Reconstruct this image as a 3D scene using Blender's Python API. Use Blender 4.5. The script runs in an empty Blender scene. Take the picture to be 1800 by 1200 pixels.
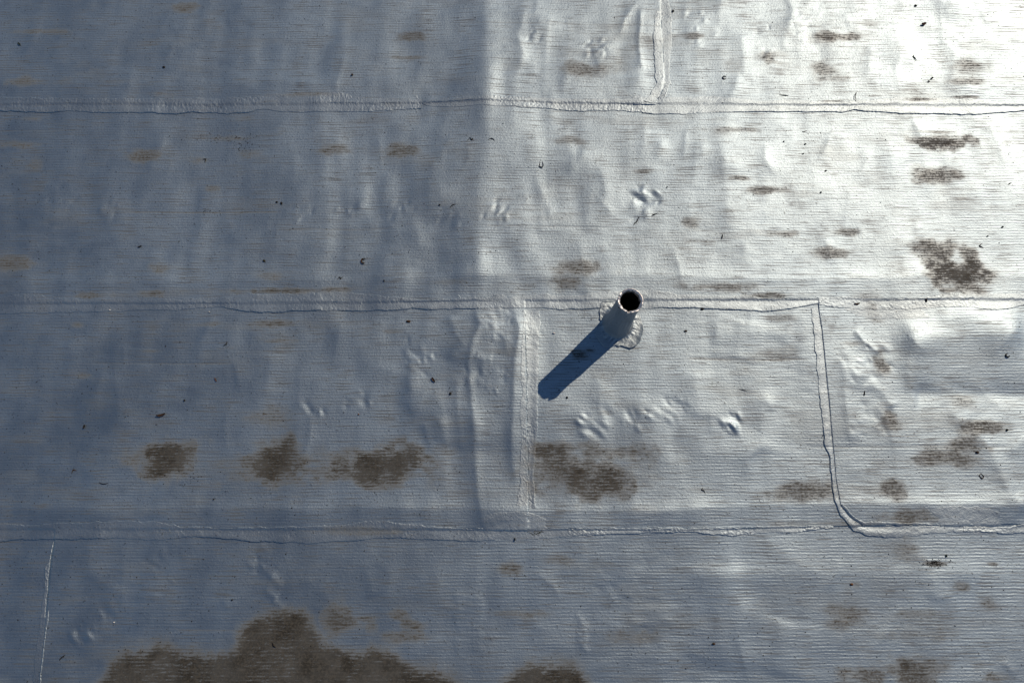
import bpy, math, random
import numpy as np
from mathutils import Vector

# ------------------------------------------------------------------ camera, sky, sun, exposure
sc = bpy.context.scene
CAM_H = 2.7
TILT = math.atan(0.247)
cam = bpy.data.objects.new('camera', bpy.data.cameras.new('camera'))
sc.collection.objects.link(cam); sc.camera = cam
cam.location = (0, 0, CAM_H); cam.rotation_euler = (TILT, 0, 0)
cam.data.sensor_width = 36; cam.data.lens = 24; cam.data.clip_end = 500

SUN_AZ = math.radians(43.5); SUN_EL = math.radians(38.4)
world = bpy.data.worlds.new('World'); sc.world = world; world.use_nodes = True
wn = world.node_tree
sky = wn.nodes.new('ShaderNodeTexSky'); sky.sky_type = 'NISHITA'; sky.sun_disc = False
sky.sun_elevation = SUN_EL; sky.sun_rotation = math.radians(90) - SUN_AZ
sky.altitude = 1500; sky.air_density = 1.0; sky.dust_density = 0.0; sky.ozone_density = 2.2
wn.links.new(sky.outputs[0], wn.nodes['Background'].inputs[0])
wn.nodes['Background'].inputs[1].default_value = 0.098
sun = bpy.data.lights.new('sun', 'SUN'); sun.energy = 5.0; sun.angle = math.radians(0.5); sun.color = (1.0, 0.79, 0.60)
sun_ob = bpy.data.objects.new('sun', sun); sc.collection.objects.link(sun_ob)
sun_dir = Vector((math.cos(SUN_EL) * math.cos(SUN_AZ), math.cos(SUN_EL) * math.sin(SUN_AZ), math.sin(SUN_EL)))
sun_ob.rotation_euler = sun_dir.to_track_quat('Z', 'Y').to_euler()
sun_ob.location = (3, 3, 6)
vs = sc.view_settings
vs.view_transform = 'Standard'; vs.look = 'None'; vs.exposure = -0.66; vs.gamma = 1.0; vs.use_curve_mapping = False

# ------------------------------------------------------------------ helpers
rng = np.random.default_rng(7)
MP = CAM_H / 1200.0                       # metres on the roof per survey unit
CT, ST = math.cos(TILT), math.sin(TILT)

def G(px, py):
    """survey position -> metres on the roof plane"""
    px = np.asarray(px, float); py = np.asarray(py, float)
    a = (px - 900) / 1200.0; b = (600 - py) / 1200.0
    den = CT - b * ST
    return CAM_H * a / den, CAM_H * (ST + b * CT) / den

def GP(pts):
    p = np.array(pts, float); x, y = G(p[:, 0], p[:, 1])
    return np.stack([x, y], 1)

def sstep(a, b, x):
    t = np.clip((x - a) / (b - a), 0, 1); return t * t * (3 - 2 * t)

_lat = {}
def vnoise(x, y, seed=0):
    """smooth value noise, about -1..1"""
    if seed not in _lat:
        _lat[seed] = np.random.default_rng(1000 + seed).uniform(-1, 1, (256, 256))
    L = _lat[seed]
    xi = np.floor(x).astype(int); yi = np.floor(y).astype(int)
    fx = x - xi; fy = y - yi
    fx = fx * fx * fx * (fx * (fx * 6 - 15) + 10); fy = fy * fy * fy * (fy * (fy * 6 - 15) + 10)
    x0 = xi & 255; x1 = (xi + 1) & 255; y0 = yi & 255; y1 = (yi + 1) & 255
    return (L[y0, x0] * (1 - fx) + L[y0, x1] * fx) * (1 - fy) + (L[y1, x0] * (1 - fx) + L[y1, x1] * fx) * fy

COL = sc.collection
def link(o, parent=None):
    COL.objects.link(o)
    if parent is not None: o.parent = parent
    return o

def grid_mesh(name, X, Y, Z, attrs=None):
    """quad grid from 2-D arrays"""
    nr, nc = X.shape
    me = bpy.data.meshes.new(name)
    co = np.stack([X, Y, Z], -1).reshape(-1, 3).astype(np.float32)
    i = np.arange(nr * nc).reshape(nr, nc)
    q = np.stack([i[:-1, :-1], i[1:, :-1], i[1:, 1:], i[:-1, 1:]], -1).reshape(-1, 4)
    me.vertices.add(len(co)); me.vertices.foreach_set('co', co.ravel())
    me.loops.add(q.size); me.loops.foreach_set('vertex_index', q.ravel().astype(np.int32))
    me.polygons.add(len(q)); me.polygons.foreach_set('loop_start', np.arange(0, q.size, 4, dtype=np.int32))
    me.polygons.foreach_set('use_smooth', np.ones(len(q), bool))
    me.update(calc_edges=True); me.validate()
    for k, a in (attrs or {}).items():
        at = me.attributes.new(k, 'FLOAT', 'POINT'); at.data.foreach_set('value', a.reshape(-1).astype(np.float32))
    return me

def py_mesh(name, v, f, smooth=True):
    me = bpy.data.meshes.new(name); me.from_pydata([tuple(p) for p in v], [], f); me.update()
    if smooth: me.polygons.foreach_set('use_smooth', np.ones(len(me.polygons), bool))
    return me

# ------------------------------------------------------------------ materials
def nodes_of(name):
    m = bpy.data.materials.new(name); m.use_nodes = True
    return m, m.node_tree, m.node_tree.nodes['Principled BSDF']

class NB:
    """small node builder"""
    def __init__(s, nt): s.nt = nt
    def put(s, sock, v):
        if v is None: return
        if hasattr(v, 'is_linked'): s.nt.links.new(v, sock)
        else: sock.default_value = v
    def math(s, op, a, b=None, c=None, clamp=False):
        n = s.nt.nodes.new('ShaderNodeMath'); n.operation = op; n.use_clamp = clamp
        for i, v in enumerate((a, b, c)): s.put(n.inputs[i], v)
        return n.outputs[0]
    def noise(s, vec, scale, detail=2, rough=0.5, dist=0.0):
        n = s.nt.nodes.new('ShaderNodeTexNoise'); s.put(n.inputs['Vector'], vec)
        n.inputs['Scale'].default_value = scale; n.inputs['Detail'].default_value = detail
        n.inputs['Roughness'].default_value = rough; n.inputs['Distortion'].default_value = dist
        return n.outputs['Fac']
    def vmul(s, vec, k):
        n = s.nt.nodes.new('ShaderNodeVectorMath'); n.operation = 'MULTIPLY'; s.put(n.inputs[0], vec); n.inputs[1].default_value = k
        return n.outputs[0]
    def ramp(s, v, a, b, lo=0.0, hi=1.0):
        n = s.nt.nodes.new('ShaderNodeMapRange'); n.interpolation_type = 'SMOOTHSTEP'
        s.put(n.inputs[0], v); n.inputs[1].default_value = a; n.inputs[2].default_value = b
        n.inputs[3].default_value = lo; n.inputs[4].default_value = hi
        return n.outputs[0]
    def mix(s, f, a, b):
        n = s.nt.nodes.new('ShaderNodeMix'); n.data_type = 'RGBA'
        s.put(n.inputs[0], f); s.put(n.inputs[6], a); s.put(n.inputs[7], b)
        return n.outputs[2]
    def attr(s, name):
        n = s.nt.nodes.new('ShaderNodeAttribute'); n.attribute_name = name; return n.outputs['Fac']
    def bump(s, h, dist, strength=1.0, normal=None):
        n = s.nt.nodes.new('ShaderNodeBump'); s.put(n.inputs['Height'], h)
        n.inputs['Distance'].default_value = dist; n.inputs['Strength'].default_value = strength
        if normal is not None: s.put(n.inputs['Normal'], normal)
        return n.outputs[0]

RIB = 0.01215
def coating(name, ribs=1.0, tint=(0.388, 0.49, 0.56), grain=1.0, dirty=True, rlo=0.52, rhi=0.61, met_k=1.0):
    """weathered aluminium roof coating over ribbed felt, with silt stains"""
    m, nt, p = nodes_of(name); B = NB(nt)
    pos = nt.nodes.new('ShaderNodeNewGeometry').outputs['Position']
    sep = nt.nodes.new('ShaderNodeSeparateXYZ'); nt.links.new(pos, sep.inputs[0])
    big = B.noise(pos, 1.7, 3, 0.55)
    mid = B.noise(pos, 9, 3, 0.6)
    fine = B.noise(pos, 330, 2, 0.6)
    grit = B.noise(pos, 120, 3, 0.65)
    streak = B.noise(B.vmul(pos, (7, 190, 1)), 1.0, 3, 0.6)
    streak2 = B.noise(B.vmul(pos, (24, 150, 1)), 1.0, 3, 0.65)
    wob = B.math('MULTIPLY_ADD', mid, 0.009, sep.outputs[1])
    ph = B.math('MULTIPLY', wob, 2 * math.pi / RIB)
    rib = B.math('SINE', ph)                                # +1 on a crest
    dash = B.noise(B.vmul(pos, (11, 55, 1)), 1.0, 3, 0.65)
    ribn = B.math('MULTIPLY', B.math('MULTIPLY', rib, B.ramp(dash, 0.36, 0.66, 0.1, 1.5)), B.ramp(big, 0.35, 0.65, 0.6, 1.25))
    # base metal colour
    patch = B.math('ADD', B.math('MULTIPLY', big, 0.6), B.math('MULTIPLY', mid, 0.4))
    c0 = B.mix(B.ramp(patch, 0.35, 0.65), (*[t * 0.90 for t in tint], 1), (*[t * 1.08 for t in tint], 1))
    # silt held in the grooves between ribs
    gsum = B.math('ADD', B.math('MULTIPLY', ribn, -0.075 * ribs), B.math('ADD', streak, B.math('MULTIPLY', B.math('SUBTRACT', mid, 0.5), 0.55)))
    groove = B.ramp(gsum, 0.50, 0.74, 0.0, 0.62 if ribs > 0.5 else 0.3)
    c1 = B.mix(groove, c0, (0.105, 0.104, 0.102, 1))
    # peppered pits
    pit = B.ramp(grit, 0.635, 0.69, 0.0, 0.75)
    c2 = B.mix(pit, c1, (0.05, 0.045, 0.04, 1))
    met = B.math('SUBTRACT', 1.0, B.math('MULTIPLY', groove, 0.5))
    rough = B.ramp(patch, 0.3, 0.7, rlo, rhi)
    if dirty:
        D = B.attr('dirt')
        gate = B.math('MULTIPLY', D, 3.0, clamp=True)
        jit = B.math('ADD', B.math('MULTIPLY', B.math('SUBTRACT', streak2, 0.5), 2.1),
                     B.math('ADD', B.math('MULTIPLY', rib, -0.13 * ribs), B.math('MULTIPLY', B.math('SUBTRACT', grit, 0.5), 1.7)))
        dv = B.math('MULTIPLY_ADD', jit, gate, D)
        core = B.ramp(dv, 0.28, 1.12)
        film = B.math('MULTIPLY', B.ramp(D, 0.0, 0.6), 0.5)
        browns = B.mix(B.ramp(mid, 0.4, 0.6), (0.039, 0.037, 0.029, 1), (0.026, 0.0245, 0.0185, 1))
        browns = B.mix(B.ramp(grit, 0.45, 0.62), browns, (0.068, 0.064, 0.051, 1))
        c3 = B.mix(film, c2, (0.145, 0.13, 0.10, 1))
        c4 = B.mix(B.math('MULTIPLY', core, B.ramp(mid, 0.3, 0.7, 0.84, 0.98)), c3, browns)
        met = B.math('MULTIPLY', met, B.math('SUBTRACT', 1.0, B.math('MULTIPLY', core, 0.97)))
        met = B.math('MULTIPLY', met, B.math('SUBTRACT', 1.0, B.math('MULTIPLY', film, 0.8)))
        rough = B.math('MULTIPLY_ADD', core, 0.25, rough)
    else:
        c4 = c2
    nt.links.new(c4, p.inputs['Base Color']); nt.links.new(B.math('MULTIPLY', met, met_k), p.inputs['Metallic']); nt.links.new(rough, p.inputs['Roughness'])
    p.inputs['Specular IOR Level'].default_value = 0.3
    hgt = B.math('MULTIPLY', ribn, 0.00016 * ribs)
    hgt = B.math('MULTIPLY_ADD', B.math('SUBTRACT', grit, 0.5), 0.0010 * grain, hgt)
    hgt = B.math('MULTIPLY_ADD', B.math('SUBTRACT', fine, 0.5), 0.00035 * grain, hgt)
    hgt = B.math('MULTIPLY_ADD', B.math('SUBTRACT', streak, 0.5), 0.0007 * ribs, hgt)
    if dirty: hgt = B.math('MULTIPLY', hgt, B.math('SUBTRACT', 1.0, B.math('MULTIPLY', core, 0.6)))
    nt.links.new(B.bump(hgt, 1.0), p.inputs['Normal'])
    return m

def plain(name, col, rough=0.7, col2=None, scale=300, metallic=0.0, bump=0.0004):
    m, nt, p = nodes_of(name); B = NB(nt)
    pos = nt.nodes.new('ShaderNodeNewGeometry').outputs['Position']
    n = B.noise(pos, scale, 3, 0.6)
    c2 = col2 or tuple(c * 0.5 for c in col)
    nt.links.new(B.mix(B.ramp(n, 0.35, 0.65), (*col, 1), (*c2, 1)), p.inputs['Base Color'])
    p.inputs['Roughness'].default_value = rough; p.inputs['Metallic'].default_value = metallic
    p.inputs['Specular IOR Level'].default_value = 0.3
    nt.links.new(B.bump(B.math('SUBTRACT', n, 0.5), bump), p.inputs['Normal'])
    return m

M_SHEET = coating('sheet_coating')
M_SEAL = coating('sealant_coating', ribs=0.0, tint=(0.40, 0.49, 0.548), grain=1.3)
M_DECK = plain('deck', (0.05, 0.05, 0.05), 0.9)

# ------------------------------------------------------------------ survey of the roof relief and stains
FX0, FX1, FY0, FY1, STEP = -2.55, 2.55, -0.72, 2.42, 0.0040
def axis(lo, f0, f1, hi):
    fine = np.arange(f0, f1 + 1e-6, STEP)
    return np.concatenate([np.arange(lo, f0 - 0.02, 0.06), fine, np.arange(f1 + 0.05, hi + 0.01, 0.06)])
xs = axis(-7.0, FX0, FX1, 7.0); ys = axis(-4.6, FY0, FY1, 6.4)
HX, HY = np.meshgrid(xs, ys)
HZ = np.zeros_like(HX); DT = np.zeros_like(HX)

def window(x0, x1, y0, y1):
    i0, i1 = np.searchsorted(xs, [x0, x1]); j0, j1 = np.searchsorted(ys, [y0, y1])
    return (slice(j0, j1), slice(i0, i1))

def poly_dist(P, X, Y):
    """distance, signed side and 0..1 station along polyline P (metres)"""
    best = np.full(X.shape, 1e9); side = np.zeros(X.shape); st = np.zeros(X.shape)
    seg = P[1:] - P[:-1]; ln = np.hypot(seg[:, 0], seg[:, 1]); tot = ln.sum(); acc = 0
    for k in range(len(seg)):
        dx = X - P[k, 0]; dy = Y - P[k, 1]
        t = np.clip((dx * seg[k, 0] + dy * seg[k, 1]) / (ln[k] ** 2 + 1e-12), 0, 1)
        ex = dx - t * seg[k, 0]; ey = dy - t * seg[k, 1]; d = np.hypot(ex, ey)
        m = d < best
        best = np.where(m, d, best)
        side = np.where(m, np.sign(seg[k, 0] * dy - seg[k, 1] * dx), side)   # + = left of travel
        st = np.where(m, (acc + t * ln[k]) / tot, st); acc += ln[k]
    return best, side, st

RELIEF = 2.5
def ridge(pts, mm, wl, wr=None, soft=4, taper=0.18, mod=0.3):
    """raised fold along pts; wl / wr = falloff (survey units) on the left / right of travel"""
    P = GP(pts); wr = wl if wr is None else wr
    # wobble the line a little
    R = 6 * max(wl, wr) * MP
    w = window(P[:, 0].min() - R, P[:, 0].max() + R, P[:, 1].min() - R, P[:, 1].max() + R)
    X, Y = HX[w], HY[w]
    jx = vnoise(X * 9, Y * 9, 31) * 0.006 + vnoise(X * 30, Y * 30, 32) * 0.002
    jy = vnoise(X * 9, Y * 9, 33) * 0.006
    d, s, t = poly_dist(P, X + jx, Y + jy)
    wd = np.where(s > 0, wl, wr) * MP; so = soft * MP
    f = np.exp(-(np.sqrt(d * d + so * so) - so) / wd)
    if taper > 0: f = f * sstep(0, taper, t + 0.02) * sstep(0, taper, 1.02 - t)
    f = f * (0.85 + mod * vnoise(X * 6, Y * 6, 34))
    HZ[w] += RELIEF * mm * 0.001 * f

def dents(cx, cy, r, n, mm, seed, ang=60, size=5.5, asp=1.8):
    """a trodden cluster of little dents and blisters"""
    g = np.random.default_rng(seed)
    for k in range(n):
        a = g.uniform(0, 2 * math.pi); q = r * math.sqrt(g.uniform()) 
        x, y = G(cx + q * math.cos(a), cy + 0.8 * q * math.sin(a))
        sz = size * MP * g.uniform(0.6, 1.5); th = math.radians(ang + g.uniform(-30, 30)); A = 2.0 * mm * 0.001 * g.choice([-1, 1]) * g.uniform(0.5, 1.2)
        w = window(x - 5 * sz * asp, x + 5 * sz * asp, y - 5 * sz * asp, y + 5 * sz * asp)
        dx = HX[w] - x; dy = HY[w] - y
        u = dx * math.cos(th) + dy * math.sin(th); v = -dx * math.sin(th) + dy * math.cos(th)
        HZ[w] += A * np.exp(-(u / (sz * asp)) ** 2 - (v / sz) ** 2)

def bulge(cx, cy, rx, ry, mm, ang=0):
    x, y = G(cx, cy); rx *= MP; ry *= MP; R = 3 * max(rx, ry); th = math.radians(ang)
    w = window(x - R, x + R, y - R, y + R); dx = HX[w] - x; dy = HY[w] - y
    u = dx * math.cos(th) + dy * math.sin(th); v = -dx * math.sin(th) + dy * math.cos(th)
    HZ[w] += mm * 0.001 * np.exp(-(u / rx) ** 2 - (v / ry) ** 2)

# overall unevenness: the felt lies in long soft waves that run up the slope
HZ += 0.0040 * vnoise(HX * 0.9 + 3, HY * 0.8 + 5, 1)
HZ += 0.0040 * vnoise(HX * 3.1 + 11, HY * 1.6 + 2, 2)
HZ += 0.0017 * vnoise(HX * 8.5 + 1.2 * vnoise(HX * 1.1, HY * 1.5, 9), HY * 2.9, 3)
HZ += 0.00055 * vnoise(HX * 22, HY * 7, 4)
HZ += 0.00045 * vnoise(HX * 17, HY * 42, 5) * sstep(-0.2, 0.5, vnoise(HX * 2, HY * 2, 6))

pucker = sstep(-0.35, 0.6, vnoise(HX * 1.3 + 7, HY * 1.1 + 1, 12))
HZ += 0.0012 * pucker * vnoise(HX * 14 + 0.8 * vnoise(HX * 2.3, HY * 3, 13), HY * 4.6, 14)
HZ += 0.0010 * pucker * vnoise(HX * 9, HY * 13, 15)
# long folds and two added swells, read from left to right
ridge([(130, 190), (122, 260), (100, 330), (95, 420)], 2.0, 40, 26)
ridge([(205, 600), (203, 660), (212, 760)], 1.6, 40, 16)
ridge([(265, 640), (262, 720)], 1.0, 26, 14)
ridge([(160, 955), (158, 1020)], 0.9, 16, 8)
ridge([(225, 960), (218, 1040), (215, 1090)], 1.0, 20, 9)
ridge([(405, 560), (400, 680), (410, 760)], 1.2, 34, 18)
ridge([(480, 620), (470, 700)], 1.0, 24, 14)
ridge([(530, 640), (525, 760), (530, 840)], 1.0, 26, 14)
ridge([(600, 560), (590, 650)], 0.9, 22, 14)
ridge([(745, 20), (750, 150)], 1.4, 50, 26)
ridge([(858, -40), (860, 60), (864, 140), (862, 200), (852, 260), (846, 330), (847, 430), (842, 500), (838, 560)], 2.0, 80, 30, soft=14, taper=0.15)
ridge([(858, -60), (862, 140), (848, 330), (840, 560), (836, 800)], 5.5, 230, 110, soft=24, taper=0.1)  # broad swell, shaped to lighten the felt right of the fold and darken the left
ridge([(860, -200), (850, 300), (850, 700), (900, 1100)], 9.0, 420, 330, soft=60, taper=0.12, mod=0.08)  # wider tilt added to brighten the whole right half
ridge([(760, 280), (755, 380)], 1.0, 40, 20)
ridge([(700, 560), (735, 620), (730, 760)], 1.1, 26, 14)
ridge([(790, 555), (806, 590), (822, 615)], 1.4, 9, 7)
ridge([(838, 548), (846, 575), (832, 600), (828, 650), (831, 720), (836, 800), (841, 870), (853, 925)], 3.4, 26, 12, soft=3, taper=0.06)
ridge([(836, 632), (852, 637), (868, 637)], 1.0, 6, 5)
ridge([(902, 548), (913, 575), (911, 600), (904, 640), (905, 700), (902, 780), (903, 850)], 2.3, 18, 9, soft=3, taper=0.1)
ridge([(728, 620), (722, 700), (724, 740)], 1.1, 12, 8)
ridge([(805, 660), (803, 720), (815, 800)], 1.2, 14, 8)
ridge([(770, 730), (790, 790)], 1.0, 10, 7)
ridge([(745, 740), (762, 790)], 0.8, 8, 6)
ridge([(955, 330), (950, 420)], 1.2, 26, 16)
ridge([(950, 30), (935, 150)], 1.0, 34, 20)
ridge([(1128, 14), (1124, 60), (1121, 90), (1124, 112), (1132, 130)], 1.9, 14, 7, soft=2)
ridge([(1300, 60), (1308, 100), (1304, 140)], 1.7, 20, 14)
ridge([(1385, 30), (1378, 90)], 1.6, 30, 18)
ridge([(1268, 230), (1272, 300), (1276, 360), (1288, 450)], 5.4, 54, 32, soft=9, taper=0.4)
ridge([(1225, 250), (1215, 340)], 1.5, 34, 20)
ridge([(1560, 250), (1575, 330), (1580, 460)], 2.0, 40, 30)
ridge([(1300, 560), (1298, 640)], 1.6, 30, 16)
ridge([(1220, 650), (1225, 740)], 1.2, 26, 16)
ridge([(1340, 690), (1335, 800)], 1.2, 26, 16)
ridge([(1500, 580), (1520, 602), (1546, 622)], 2.6, 8, 8, soft=2)
ridge([(1560, 596), (1640, 590), (1720, 592), (1820, 586)], 7.5, 46, 52, soft=10, taper=0.25)
ridge([(1600, 560), (1604, 640), (1602, 700)], 4.0, 36, 26, soft=9, taper=0.4)
ridge([(1600, 690), (1700, 694), (1820, 700)], -5.0, 28, 34, soft=6, taper=0.1)
ridge([(1520, 670), (1550, 690), (1570, 720)], 1.4, 12, 10)
ridge([(1478, 600), (1486, 700), (1494, 790)], 1.5, 12, 8)
ridge([(1700, 740), (1740, 800), (1770, 870), (1810, 900)], 5.0, 34, 28, soft=5)
ridge([(1400, 590), (1330, 586), (1240, 590)], 2.6, 26, 26, soft=6)
ridge([(1200, 800), (1300, 790), (1420, 800)], 0.9, 20, 26)
ridge([(1640, 560), (1720, 556), (1800, 560)], 1.4, 24, 20)
ridge([(1260, 985), (1262, 1080), (1270, 1180)], 3.2, 60, 40, soft=8)
ridge([(1370, 1080), (1360, 1190)], 1.4, 36, 24)
ridge([(1200, 1010), (1360, 1004), (1560, 1008), (1800, 1012)], 2.6, 30, 44, soft=8)
ridge([(1100, 960), (1110, 1040), (1118, 1120)], 1.0, 30, 22)
ridge([(900, 1010), (1010, 1004)], 0.7, 10, 12)
ridge([(690, 950), (682, 1060)], 1.1, 30, 20)
ridge([(640, 985), (660, 1050)], 0.9, 20, 14)
ridge([(395, 1050), (402, 1070)], 0.7, 6, 5)
for k, (x, y) in enumerate([(466, 968), (480, 990), (468, 1008), (484, 1024), (474, 1046), (486, 1064)]):
    ridge([(x - 10, y - 12), (x + 12, y + 6)], 0.9, 6, 6, soft=2)
for k in range(8):
    ridge([(790 + 4 * (k % 3), 1046 + 13 * k), (850 + 6 * (k % 2), 1052 + 13 * k)], 0.55, 6, 6, soft=2)
for k in range(6):
    ridge([(1010 + 4 * (k % 3), 1080 + 11 * k), (1028 + 6 * (k % 2), 1092 + 11 * k)], 0.6, 6, 6, soft=2)
# smaller random wrinkles where the felt has crept
gw = np.random.default_rng(77)
for (x0, x1, y0, y1, n, mm, a0, spread) in [(1190, 1800, 0, 160, 20, 1.1, 95, 30), (960, 1430, 565, 870, 14, 0.9, 95, 25), (110, 880, 965, 1190, 20, 0.8, 70, 35), (880, 1250, 215, 480, 14, 1.0, 92, 22),
                                            (1300, 1780, 215, 500, 14, 1.2, 95, 25), (20, 830, 205, 480, 16, 0.7, 92, 20), (20, 820, 10, 150, 12, 0.7, 92, 20), (880, 1130, 0, 150, 9, 1.0, 92, 25),
                                            (640, 910, 560, 880, 14, 0.9, 88, 25), (1480, 1790, 560, 880, 12, 1.1, 70, 40), (900, 1780, 970, 1190, 16, 0.9, 80, 40), (20, 620, 570, 780, 10, 0.8, 90, 18)]:
    for _ in range(n):
        cx, cy = gw.uniform(x0, x1), gw.uniform(y0, y1); L = gw.uniform(22, 62); a = math.radians(a0 + gw.normal() * spread); b = gw.normal() * 0.35; w_ = gw.uniform(7, 20)
        ridge([(cx - L * math.cos(a), cy - L * math.sin(a)), (cx + b * L * 0.3, cy), (cx + L * math.cos(a + b * .4), cy + L * math.sin(a + b * .4))], 1.35 * mm * gw.uniform(0.5, 1.25) * w_ / 14, w_ * gw.uniform(.7, 1.6), w_ * gw.uniform(.6, 1.1), soft=w_ * 0.3, taper=0.4)
# lap of the sheet below showing through as a shelf above every seam
ridge([(-300, 150), (300, 150), (700, 148), (1100, 146), (2100, 150)], 1.3, 16, 30, soft=5, taper=0)
ridge([(-300, 497), (300, 497), (620, 494), (1100, 486), (1420, 492), (2100, 480)], 1.9, 14, 34, soft=4, taper=0)
ridge([(-300, 895), (300, 895), (850, 894), (1100, 898), (1470, 886), (1620, 888), (2100, 884)], 2.9, 16, 36, soft=4, taper=0)
ridge([(520, 150), (600, 152)], 0.8, 10, 12)
# trodden places
for i, (cx, cy, r, n, mm, a) in enumerate([
    (937, 72, 16, 7, 0.9, 70), (1050, 90, 22, 13, 1.0, 50), (1140, 345, 28, 16, 1.25, 25), (1120, 375, 20, 9, 1.0, 40),
    (875, 378, 30, 15, 0.95, 50), (1288, 745, 20, 7, 1.7, -55), (1050, 748, 36, 14, 1.05, -40), (1120, 738, 26, 10, 1.0, -50),
    (1180, 715, 30, 13, 0.95, -55), (530, 375, 20, 9, 0.6, 50), (615, 370, 22, 9, 0.75, 45), (705, 372, 24, 9, 0.6, 50),
    (795, 385, 24, 8, 0.6, 50), (555, 718, 20, 7, 0.8, -55), (633, 712, 24, 9, 0.8, -55), (105, 352, 26, 9, 0.6, 50),
    (190, 370, 26, 9, 0.5, 50), (138, 1110, 34, 13, 0.9, -50), (195, 1080, 18, 6, 1.0, -55), (300, 1000, 40, 8, 0.5, -40),
    (760, 620, 60, 14, 0.8, -60), (860, 660, 40, 12, 0.7, -80), (1520, 640, 50, 14, 0.9, -60), (1530, 740, 40, 12, 0.9, -50),
    (1380, 70, 70, 12, 0.7, 60), (1220, 60, 50, 12, 0.7, 50), (1600, 200, 120, 14, 0.6, 40), (870, 570, 40, 12, 0.7, -60),
    (1100, 1010, 60, 10, 0.5, -40), (470, 1000, 30, 8, 0.7, -60), (950, 590, 30, 6, 0.4, -60), (1150, 1100, 60, 8, 0.5, 20)]):
    dents(cx, cy, r, n, mm, 50 + i, ang=a, size=4.6)
dents(1288, 745, 12, 4, 2.0, 99, ang=-55, size=5, asp=2.4)
dents(1138, 345, 18, 6, 1.6, 98, ang=-25, size=5, asp=2.2)

# stains: (x, y, half width, half height, strength)
STAINS = [
    (293, 808, 40, 34, .95), (238, 812, 26, 10, .5), (328, 814, 26, 12, .42), (490, 812, 46, 40, .95), (480, 735, 40, 24, .34),
    (660, 822, 66, 30, .98), (715, 800, 34, 24, .75), (980, 820, 60, 40, .72), (1050, 848, 52, 32, .8), (985, 788, 44, 16, .55), (1085, 795, 66, 14, .46),
    (1400, 862, 58, 18, .56), (1566, 860, 18, 18, .66), (1660, 806, 44, 18, .52), (1690, 785, 34, 16, .6), (1718, 750, 36, 14, .72), (1690, 705, 26, 16, .3),
    (1563, 735, 14, 20, .66), (1548, 635, 14, 20, .6), (1590, 908, 42, 12, .62), (1685, 485, 46, 36, .92), (1640, 440, 46, 30, .55), (1702, 448, 18, 22, .6),
    (1655, 250, 64, 17, .86), (1645, 308, 42, 20, .56), (1345, 336, 36, 8, .62), (1300, 316, 18, 5, .55), (1460, 445, 32, 14, .52), (1380, 412, 32, 8, .5),
    (1490, 408, 26, 8, .5), (1470, 66, 36, 12, .7), (1350, 100, 14, 16, .5), (1450, 122, 26, 18, .42), (1700, 115, 36, 15, .42), (1700, 145, 40, 8, .42),
    (1460, 140, 30, 10, .36), (1225, 66, 26, 8, .55), (1012, 474, 40, 16, .6), (992, 500, 24, 14, .55), (1255, 506, 66, 10, .5), (1350, 521, 40, 7, .55),
    (1030, 128, 40, 22, .5), (995, 252, 34, 10, .45), (1130, 304, 20, 6, .6), (1212, 392, 18, 14, .45), (1290, 230, 60, 5, .35), (1640, 232, 40, 4, .5),
    (255, 276, 34, 13, .62), (350, 281, 17, 13, .45), (590, 266, 32, 12, .55), (712, 266, 32, 15, .66), (728, 70, 34, 12, .6), (712, 106, 42, 5, .5),
    (325, 16, 26, 12, .55), (45, 146, 50, 12, .55), (70, 58, 66, 7, .45), (56, 210, 20, 6, .4), (32, 256, 46, 9, .45), (285, 168, 26, 8, .4),
    (370, 331, 18, 9, .5), (398, 244, 40, 7, .4), (430, 209, 14, 7, .4), (442, 272, 22, 14, .34), (65, 290, 16, 14, .35), (28, 466, 34, 20, .6),
    (285, 476, 24, 13, .45), (480, 487, 26, 7, .4), (165, 521, 38, 5, .6), (268, 517, 24, 7, .65), (505, 513, 72, 6, .75), (600, 510, 40, 5, .5), (485, 569, 38, 8, .6),
    (375, 571, 30, 5, .45), (490, 600, 30, 5, .55), (138, 572, 10, 6, .45), (150, 661, 12, 5, .4), (270, 618, 20, 5, .35),
    (592, 1090, 24, 25, .85), (725, 1098, 30, 8, .66), (722, 1118, 36, 14, .62), (702, 1082, 16, 10, .7), (645, 1085, 16, 4, .6), (655, 1100, 10, 10, .5),
    (900, 998, 18, 10, .58), (925, 1078, 44, 8, .5), (980, 984, 26, 8, .38), (1115, 1120, 34, 16, .42), (1495, 1076, 40, 14, .5), (1480, 1095, 30, 10, .4),
    (1590, 965, 26, 22, .42), (1610, 1076, 30, 9, .42), (1520, 1185, 46, 14, .62), (1600, 1180, 50, 22, .7), (1735, 1060, 18, 15, .48), (1690, 1030, 14, 10, .5),
    (1742, 990, 8, 3, .6), (1640, 990, 16, 4, .7), (1740, 1190, 36, 8, .45), (640, 932, 80, 8, .5), (880, 622, 40, 8, .3), (1016, 626, 13, 9, .9), (1035, 618, 8, 4, .5), (690, 585, 18, 4, .4), (1600, 1115, 60, 12, .35),
    (1400, 920, 60, 6, .35), (1500, 605, 20, 5, .3), (1370, 560, 30, 8, .35), (1530, 545, 20, 24, .45), (1365, 620, 40, 14, .3), (530, 170, 60, 4, .55),
    (1615, 176, 30, 4, .6), (1465, 179, 20, 3, .6), (1700, 172, 30, 4, .5), (1230, 425, 30, 4, .3), (800, 500, 30, 6, .3), (1505, 1026, 10, 8, .4), (1500, 920, 30, 5, .3),
]
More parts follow.
